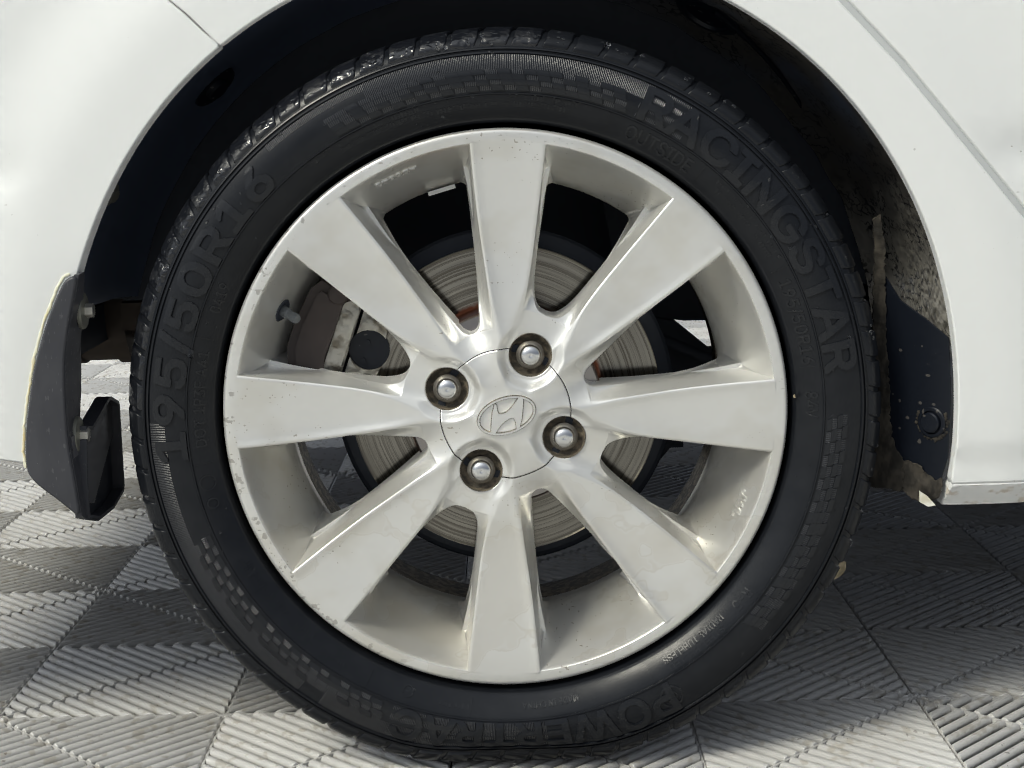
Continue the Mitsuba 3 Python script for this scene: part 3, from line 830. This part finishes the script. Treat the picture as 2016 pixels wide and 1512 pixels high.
def cove(spoke_ang, sgn, lug):
    yb, t_ = .0880, .0105
    rb = float(DISH_R(yb))
    ac = flank_ang(rb, yb, lug)
    g = np.linspace(0, 1, 13)
    A_ = np.array([ac + math.degrees(t_ / rb), rb + .0006])
    B_ = np.array([flank_ang(rb - t_, min(yb, float((DL if lug else DN)(rb - t_))), lug) - .15, rb - t_])
    C_ = np.array([ac, rb])
    back = (1 - g)[:, None] ** 2 * A_ + 2 * (g * (1 - g))[:, None] * C_ + (g ** 2)[:, None] * B_
    rowsP = []
    for q in np.linspace(0, 1, 9):
        y = yb + (.020 - yb) * q
        rd = float(DISH_R(y))
        ap = flank_ang(rd, y, lug)
        f = (1 - q) ** 1.15
        pol = np.array([ap, rd]) + (back - C_) * f
        yy = y + (1 - q) * (min(yb, float((DL if lug else DN)(rb - t_))) - yb) * g ** 2
        ang = np.radians(spoke_ang + sgn * pol[:, 0])
        rr2 = pol[:, 1]
        rowsP.append(np.stack([rr2 * np.cos(ang), yy, ZC + rr2 * np.sin(ang)], -1))
    return grid_mesh(np.array(rowsP))


coves = []
for k in range(4):
    for sgn in (1, -1):
        sa = TH0 + 90 * k + (-22.5 if sgn == 1 else 22.5)
        coves += [cove(sa, sgn, True), cove(sa, -sgn, False)]
for m in coves:
    add('car__wheel__fillet', m, 'silver', smooth=60)
barrel = [(.1812, .0935), (.1828, .0975), (.1830, .150), (.193, .165), (.204, .175), (.206, .182), (.215, .184)]
add('car__wheel__barrel', revolve(barrel[::-1], 256), 'socket_grime_emblem_shade', smooth=40)

# centre cap
cr = np.unique(np.r_[np.arange(.0005, .030, .0012), np.arange(.030, .0510, .0005), .0511])
ca = np.linspace(0, 360, 720, endpoint=False)
dev = (ca - TH0) % 90
dev = np.minimum(dev, 90 - dev) - 22.5                               # -22.5 at a lug window, +22.5 at an open one
Hc = np.zeros((len(ca), len(cr)))
dq = np.unique(np.round(dev, 6))
for j, r in enumerate(cr):
    A_, H_ = section(max(r, .022))
    w = sstep(.020, .034, r)
    Hc[:, j] = np.interp(dev, A_, H_) * w + float(FACE(r)) * (1 - w)
RR, DD = np.broadcast_to(cr[None, :], Hc.shape), np.broadcast_to(dev[:, None], Hc.shape)
Hc = scoop(RR, DD, Hc)
Hc = np.where(RR > .0505, Hc - (RR - .0505) ** 2 * 1.2e3, Hc)
tt = np.radians(ca)[:, None]
P = np.stack([RR * np.cos(tt), -Hc, ZC + RR * np.sin(tt)], -1)
m = grid_mesh(P, flip=False, wrap=True)
_, _, n_ = meshkit.arrays(m, True)
if n_.reshape(P.shape)[0, 10, 1] > 0:
    m.invert()
    n_ = -n_
add('car__wheel__centre_cap', (np.array(m.vertices), np.array(m.faces)), 'silver', normals=n_, label='silver centre cap with the oval slanted H emblem')
add('car__wheel__cap_gap', revolve([(.048, .012), (.054, .012)][::-1], 128), 'under_black')

# emblem on the cap: an oval ring with a slanted H
S10 = 1 / 10.8 / 2512
emb = lambda pts: [((x - 828) * S10, -(y - 820) * S10) for x, y in pts]
Hpoly = sg.Polygon(emb([(583, 562), (622, 595), (632, 700), (660, 775), (740, 780), (840, 745), (950, 640), (1050, 500), (1105, 432), (1150, 436), (1188, 480), (1180, 650), (1150, 900), (1100, 1105), (1035, 1105), (1022, 960), (985, 880), (920, 868), (820, 925), (720, 1010), (640, 1110), (588, 1195), (530, 1220), (492, 1190), (505, 1000), (530, 760)])).buffer(.0003).buffer(-.0003)
oval = shapely.affinity.rotate(shapely.affinity.scale(sg.Point(0, 0).buffer(1, 48), .0234, .0143), 17.5)
oring = oval.difference(oval.buffer(-.0014))
EX, EZ = .0006, ZC - .0002


def bevel_prism(poly, h, bev):
    return cat([prism(poly, h - bev)] + [prism(poly.buffer(-bev * q), bev * .34).apply_translation([0, 0, h - bev + bev * .33 * k]) for k, q in enumerate((.12, .42, .9))])


for nm, poly, hgt, bv in (('emblem_edge_shade', Hpoly.buffer(.0006).union(oring.buffer(.0006)), .0011, .0002), ('emblem_ring', oring, .0034, .0006), ('emblem_letter', Hpoly, .0034, .0013)):  # the first, a dark outline, paints in the shaded edges of ring and letter
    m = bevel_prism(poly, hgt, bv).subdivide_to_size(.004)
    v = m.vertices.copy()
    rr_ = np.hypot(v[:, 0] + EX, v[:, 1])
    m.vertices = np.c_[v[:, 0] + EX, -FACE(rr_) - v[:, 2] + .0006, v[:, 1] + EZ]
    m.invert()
    add('car__wheel__' + nm, m, 'socket_grime_emblem_shade' if nm == 'emblem_edge_shade' else 'emblem_metal', smooth=30)

# lug sockets and nuts
for k in range(4):
    a = math.radians(TH0 + 90 * k)
    lx, lz = LUG_R * math.cos(a), ZC + LUG_R * math.sin(a)
    add('car__wheel__lug_socket', spin_y([(HOLE_R + .0002, -.0032), (HOLE_R - .0003, -.006), (HOLE_R - .0008, -.0115), (.0135, -.0135), (.0105, -.0140)], lx, 0, lz), 'socket_grime_emblem_shade', smooth=40)
    hx = trimesh.creation.cylinder(.0112, .013, sections=6)
    hx.apply_transform(trimesh.transformations.rotation_matrix(RNG.uniform(0, 1), [0, 0, 1]))
    hx.apply_transform(trimesh.geometry.align_vectors([0, 0, 1], [0, -1, 0]))
    hx.apply_translation([lx, .0125, lz])
    cone = spin_y([(.0112, -.0066), (.0104, -.0055), (.0088, -.0042), (.0082, -.0042)], lx, 0, lz)
    nut = add('car__wheel__lug_nut', cat([hx, cone, spin_y([(.0135, -.0180), (.0135, -.0165), (.0110, -.0155)], lx, 0, lz)]), 'nut_steel', smooth=25)
    add('car__wheel__lug_dome', spin_y([(.0086, -.0075), (.0084, -.0040), (.0078, -.0018), (.0064, -.0002), (.0044, .0006), (.0022, .0009), (.0011, .0007), (.0001, .0003)], lx, 0, lz), 'chrome', smooth=60)

# valve, balance weight and cast marks in the dishes
va = math.radians(155.6)


def dish_pt(a, y, lift=0.0):
    r = DISH_R(y) - lift
    return np.stack([r * np.cos(a), y + 0 * r, ZC + r * np.sin(a)], -1)


vp = dish_pt(np.array([va]), np.array([.047]))[0]
vn = np.array([-math.cos(va), -.35, -math.sin(va)])
vn /= np.linalg.norm(vn)
add('car__wheel__valve_recess', spin_y([(.0098, .0002), (.0088, .0012), (.0080, .0006), (.0001, .0004)], *vp, ax=vn), 'under_black')
vt = np.array([-math.cos(va) * .8, -.75, -math.sin(va) * .8])
vt /= np.linalg.norm(vt)
add('car__wheel__valve', spin_y([(.0046, -.002), (.0044, .010), (.0036, .0112), (.0036, .0150), (.0042, .0155), (.0042, .0195), (.0035, .0210), (.0001, .0213)], *(vp - vt * .001), n=24, ax=vt), 'valve_grey', label='grey tyre valve standing in its recess')
wm_ = box(-.0115, .0115, 0, .0042, -.0017, .0017)
a = math.radians(105.6)
M4 = np.eye(4)
M4[:3, 0], M4[:3, 1], M4[:3, 2] = [-math.sin(a), 0, math.cos(a)], [0, 1, 0], [math.cos(a), 0, math.sin(a)]
M4[:3, 3] = [.1793 * math.cos(a), .083, ZC + .1793 * math.sin(a)]
wm_.apply_transform(M4)
add('car__wheel__balance_weight', wm_, 'weight_lead', smooth=False, label='small silver balance weight stuck in the top left dish')


def dish_text(txt, height, ang0, y0, flip, lift=.0006, bold=True):
    m = meshkit.text_mesh(txt, height, .0009, bold).subdivide_to_size(.003)
    v = m.vertices.copy()
    w = v[:, 0].max()
    x, y = v[:, 0] - w / 2, v[:, 1]
    if flip:
        x, y = -x, -y
    yy = y0 - y
    r = DISH_R(yy) - v[:, 2] * 1.7 + .0003
    t = math.radians(ang0) - x / .205 * (1 if True else -1)
    m.vertices = np.c_[r * np.cos(t), yy - v[:, 2] * .2, ZC + r * np.sin(t)]
    m.fix_normals()
    return m


add('car__wheel__cast_number', dish_text('AB0043', .0068, 113.5, .0165, True), 'silver', smooth=30)
add('car__wheel__cast_mark', dish_text('JWL', .0085, -23.5, .024, False), 'silver', smooth=30)

# ------------------------------------------------------------------ the tyre
TP = [(.2262, .0135), (.2268, .006), (.2278, .0015), (.2290, -.0008), (.2305, -.0022), (.2330, -.0043), (.2390, -.0085), (.2455, -.0112), (.2474, -.0117), (.2479, -.0131), (.2488, -.0133), (.2494, -.0121), (.2560, -.0134), (.2640, -.0134), (.2720, -.0118), (.2778, -.0094),
      (.2785, -.0106), (.2798, -.0102), (.2804, -.0072), (.2812, -.0070), (.2817, -.0086), (.2828, -.0080), (.2834, -.0060)]
SH = [(.2846, -.0056), (.2874, -.0042), (.2902, -.0020), (.2926, .0012), (.2945, .0060), (.2959, .0128), (.2969, .0225), (.2974, .0400)]
tyre = TP + SH + [(.297, .130), (.2948, .150), (.288, .163), (.276, .177), (.256, .184), (.235, .181), (.222, .170)]
_td = np.array(TP)
TY = lambda r: np.interp(r, _td[:, 0], _td[:, 1])


def squash(v):
    """the tyre's foot stands flat on the floor"""
    v = np.array(v, float)
    r = np.hypot(v[:, 0], v[:, 2] - ZC)
    foot = v[:, 2] < ZC - .1
    gap = ZC - np.sqrt(np.maximum(.3005 ** 2 - v[:, 0] ** 2, 0))      # how far the tread would stand above the floor
    d = .0034 * np.log1p(np.exp(np.clip((-.0022 - gap) / .0034, -50, 50)))
    v[:, 2] += np.where(foot, d * sstep(.236, .286, r) * (1 + .45 * sstep(.04, -.004, v[:, 1])), 0)
    v[:, 2] = np.maximum(v[:, 2], .0002)
    v[:, 1] -= np.where(foot, .0022 * (d / .008) * sstep(.23, .255, r) * sstep(.295, .27, r) * (v[:, 1] < .05), 0)
    return v


m = revolve(tyre[::-1], 720)
m.vertices = squash(m.vertices)
add('car__tyre', m, 'rubber', smooth=25, label='worn black low-profile tyre, wet on its upper left shoulder')

# shoulder tread blocks
NB = 76
bp = np.array([(.2832, -.0078), (.2860, -.0066), (.2890, -.0048), (.2920, -.0024), (.2946, .0008), (.2966, .0055), (.2982, .0120), (.2994, .0210), (.3001, .0340), (.3005, .0550), (.3005, .090)])
bn = np.gradient(bp, axis=0)
bn = np.c_[bn[:, 1], -bn[:, 0]]
bn /= np.linalg.norm(bn, axis=1, keepdims=True)
pitch = 360 / NB
for k in range(NB):
    w = pitch * (.5 - .058 + .012 * math.sin(k * 2.1))
    aa = np.array([-1, -.985, -.93, -.84, -.45, 0, .45, .84, .93, .985, 1.0]) * w
    drop = np.array([.0068, .0019, .0005, 0, 0, 0, 0, 0, .0005, .0019, .0068])
    Q = []
    a0 = k * pitch
    for u, d_ in zip(aa, drop):
        lean = np.interp(np.arange(len(bp)), [0, 3, 5, 10], [.9, .15, 0, -.9])
        ang = np.radians(a0 + u + lean)
        ends = np.zeros(len(bp)); ends[0] = .003; ends[-1] = .004
        rr_ = bp[:, 0] - bn[:, 0] * (d_ + ends)
        yy_ = bp[:, 1] - bn[:, 1] * (d_ + ends)
        Q.append(np.stack([rr_ * np.cos(ang), yy_, ZC + rr_ * np.sin(ang)], -1))
    m = grid_mesh(np.array(Q))
    m.vertices = squash(m.vertices)
    c_ = np.array(m.vertices).mean(0)
    fn = m.face_normals[len(m.faces) // 2]
    if fn @ np.array([math.cos(math.radians(a0)), -.4, math.sin(math.radians(a0))]) < 0:
        m.invert()
    wet = 82 < a0 % 360 < 178
    add('car__tyre__tread_block', m, 'rubber_wet' if wet else 'rubber', smooth=40)
tr = []
for y0, y1 in ((.068, .082), (.0, 0)):
    pass


def on_wall(m, r_base, ang_c, r_mid=None, width=None, lift=0.0, sag=True):
    """a flat mesh (x along, y up, z out) laid on the sidewall, reading clockwise with its feet towards the hub"""
    v = m.vertices.copy()
    w = v[:, 0].max() if width is None else width
    r = r_base + v[:, 1]
    rm = r_mid or (r_base + .5 * v[:, 1].max())
    t = np.radians(ang_c) - (v[:, 0] - w / 2) / rm
    e = .0004
    sl = (TY(r + e) - TY(r - e)) / (2 * e)
    nr, ny = sl / np.hypot(1, sl), -1 / np.hypot(1, sl)
    z = v[:, 2] + lift
    rr_, yy_ = r + nr * z, TY(r) + ny * z
    m.vertices = squash(np.c_[rr_ * np.cos(t), yy_, ZC + rr_ * np.sin(t)])
    m.fix_normals()
    return m


def wall_text(txt, height, r_base, ang_c, span, depth=.0022, bold=True, stretch=None, key='lettering', bsdf='rubber_letter'):
    flat = meshkit.text_mesh(txt, height, .001, bold)
    rm = r_base + height / 2
    v = flat.vertices.copy()
    v[:, 0] *= math.radians(span) * rm / v[:, 0].max()
    top = flat.faces[flat.face_normals[:, 2] > .9]
    shape = shapely.union_all([sg.Polygon(v[f, :2]).buffer(1e-6) for f in top])
    if height > .015:
        shape = shape.buffer(.0005)
    shape = shape.simplify(height * .006)
    m = bevel_prism(shape, depth, min(.0005, depth * .35))
    m.vertices[:, 0] -= m.vertices[:, 0].min()
    m = m.subdivide_to_size(max(.0035, height / 5))
    return add('car__tyre__' + key, on_wall(m, r_base, ang_c, lift=-.0003), bsdf, smooth=30)


wall_text('195/50R16', .0225, .2505, 159.5, 55, key='size_lettering')
wall_text('RACINGSTAR', .0235, .2515, 36.0, 60, key='model_lettering')
wall_text('POWERTRAC', .0235, .2515, -86.0, 52, key='maker_lettering')
wall_text('195/50R16', .0090, .2350, 16.8, 17.0, .0013, key='small_lettering')
wall_text('84V', .0090, .2350, .8, 5.2, .0013, key='small_lettering')
wall_text('OUTSIDE', .0105, .2335, 59.3, 14, .0013, key='small_lettering')
wall_text('MADE IN CHINA', .0046, .2350, -82.5, 11.2, .0011, key='small_lettering')
wall_text('STEEL BELTED', .0050, .2412, -52.2, 13.0, .0011, key='small_lettering')
wall_text('RADIAL TUBELESS', .0050, .2345, -51.8, 14.5, .0011, key='small_lettering')
wall_text('DOT 1P3F A41', .0078, .2355, 175.5, 18.5, .0011, key='small_lettering')
wall_text('0419', .0078, .2355, 156, 6, .0011, key='small_lettering')
wall_text('E', .0052, .2350, 249.4, 1.2, .0006, key='small_lettering')
wall_text('R-5', .0075, .2360, -39.5, 4.5, .0011, key='small_lettering')
# lines across and rings on the inner band; round moulding marks
marks = []
for a in (187.8, 164, 134, 99, 70, 50.5, 27.2, 8.0, -62.5, -98.0, -118.5, 214):
    q = box(-.0003, .0003, 0, .0150, 0, .0007).subdivide_to_size(.004)
    marks.append(on_wall(q, .2325, a, width=0.0))


def wall_ring(ang, r, r_out, w=.0009):
    q = prism(sg.Point(0, r_out).buffer(r_out, 24).difference(sg.Point(0, r_out).buffer(r_out - w, 24)), .0008).subdivide_to_size(.003)
    return on_wall(q, r - r_out, ang, width=0.0)


marks += [wall_ring(249.4, .2377, .0045), wall_ring(191.5, .2400, .0062), wall_ring(195.5, .2405, .0045, .0012), wall_ring(-61.0, .2630, .0095, .0016), wall_ring(-61.0, .2630, .0050, .0012)]
for q in marks:
    add('car__tyre__moulded_mark', q, 'rubber_letter', smooth=30)
# rows of tiny print, too small to read in the photograph: raised specks
tiny = []
for (a0, a1, r) in ((47.5, 29.5, .2418), (46.0, 30.0, .2362), (236, 207, .2378), (228, 208, .2340), (126, 104, .2435), (120, 78, .2385), (88, 74, .2440), (262, 255, .2372)):
    a = a0
    while (a > a1):
        wch = RNG.uniform(.0008, .0018)
        if RNG.random() < .82:
            q = box(-wch / 2, wch / 2, 0, .0034, 0, .0005)
            if RNG.random() < .6:
                q = cat([box(-wch / 2, wch / 2, RNG.choice([0, .0014, .0028]), RNG.choice([.0034, .0022, .0036]) + .0005, 0, .0005), box(-wch / 2, -wch / 2 + .0005, 0, .0036, 0, .0005)])
            tiny.append(on_wall(q, r, a, width=0.0))
        a -= math.degrees((wch + .0011) / r)
add('car__tyre__tiny_print', cat(tiny), 'rubber_letter', smooth=False, kind='stuff')
def roof(w, L, h):
    ys = np.linspace(0, L, 4)
    pr = [(-w / 2, 0), (-w / 4, h * .75), (0, h), (w / 4, h * .75), (w / 2, 0)]
    return grid_mesh(np.array([[(x, y, z) for y in ys] for x, z in pr]), flip=True)


# fine radial ribs of the shiny band, and the smooth chequers of the flags laid on it
ribs = []
for (a0, a1, r0, r1) in ((64.5, 112, .2655, .2776), (232, 180, .2655, .2776), (258, 236, .2655, .2776), (276, 256, .2510, .2650), (112, 130, .272, .2776)):
    lo_, hi_ = min(a0, a1), max(a0, a1)
    for a in np.arange(lo_, hi_, math.degrees(.00135 / .272)):
        q = roof(.00120, r1 - r0, .00045)
        ribs.append(on_wall(q, r0, a + RNG.normal(0, .01), width=0.0))
for (a0, a1, r0, r1) in ((57, 66, .2512, .2765), (248, 276, .2512, .2765)):
    for a in np.arange(a0, a1, math.degrees(.00145 / .265)):
        q = roof(.0011, r1 - r0, .00028)
        ribs.append(on_wall(q, r0, a, width=0.0))
add('car__tyre__fine_ribs', cat(ribs), 'rubber_rib', smooth=True, kind='stuff')
chk, ribs2 = [], []
for (a0, n, st, flip) in ((68.5, 24, 2.15, 1), (-3.0, 19, -2.15, -1), (201.5, 21, 2.15, 1)):
    for i in range(n):
        for j in range(4):
            keep = (i + j) % 2 == 0 or RNG.random() < .25
            if i > n * .62 and j > 1 and flip > 0 or (i + j * 1.5 > n * .98):
                keep = keep and RNG.random() < .5
            r0 = .2508 + j * .0040
            if not keep:
                for g_ in np.linspace(-.85, .85, 6):
                    ribs2.append(on_wall(roof(.0011, .0037, .00022), r0, a0 + i * st + j * .35 + g_, width=0.0))
                continue
            w_ = math.radians(2.1) * (r0 + .002)
            q = prism(sg.Polygon([(-w_ / 2, 0), (w_ / 2, 0), (w_ / 2 - .0018, .0039), (-w_ / 2 - .0018, .0039)]), .0014).subdivide_to_size(.005)
            chk.append(on_wall(q, r0, a0 + i * st + j * .35, width=0.0, lift=-.0002))
add('car__tyre__fine_ribs', cat(ribs2), 'rubber_rib', smooth=True, kind='stuff')
add('car__tyre__chequer', cat(chk), 'rubber_letter', smooth=30, kind='stuff')

# water drops on the tyre
drops = []
ico = trimesh.creation.icosphere(2, 1.0)
for k in range(520):
    a = RNG.uniform(0, 360)
    top = .5 + .5 * math.sin(math.radians(a - 25))
    if RNG.random() > .25 + .75 * top:
        continue
    s_ = min(.0017, RNG.gamma(2.2, .00030) + .00025)
    if RNG.random() < .45:
        i = RNG.uniform(1, 5.5)
        r_ = np.interp(i, np.arange(len(bp)), bp[:, 0])
        y_ = np.interp(i, np.arange(len(bp)), bp[:, 1])
    else:
        r_ = RNG.uniform(.232, .281)
        y_ = TY(r_)
    q = ico.copy()
    q.apply_scale([s_, s_ * .55, s_])
    t = math.radians(a)
    q.apply_translation([r_ * math.cos(t), y_ - s_ * .2, ZC + r_ * math.sin(t)])
    drops.append(q)
add('car__tyre__water_drop', cat(drops), 'water', smooth=True, kind='stuff')

# ------------------------------------------------------------------ litter
def scrap(center, size, seed, rot):
    g = np.random.default_rng(seed)
    n = 9
    u, v = np.meshgrid(np.linspace(-1, 1, n), np.linspace(-.45, .45, 5), indexing='ij')
    wd = 1 - .75 * np.abs(u) ** 2
    P = np.stack([u * size, v * wd * size, .22 * size * (np.sin(u * 2.2 + g.uniform(0, 3)) + v ** 2 * 2 + .35 * g.normal(size=u.shape))], -1)
    m = grid_mesh(P)
    m.apply_transform(trimesh.transformations.euler_matrix(*rot))
    m.apply_translation(center)
    return m


add('dry_leaf', cat([scrap([.2725, .044, .1475], .0088, 3, (1.4, .1, .15)).apply_transform(trimesh.transformations.rotation_matrix(-1.05, [0, 1, 0], [.2725, .044, .1475])), scrap([.2735, .050, .1555], .005, 4, (1.2, .2, .4))]), 'dry_leaf', smooth=True, label='dry curled tan leaf scrap stuck to the tread at the lower right of the tyre', category='leaf')
add('leaf_flake', scrap([.2262, -.0035, ZC + .0095], .0034, 9, (1.4, .2, 1.3)), 'dry_leaf', smooth=True, label='tiny tan leaf flake stuck between rim and tyre at the right', category='leaf')
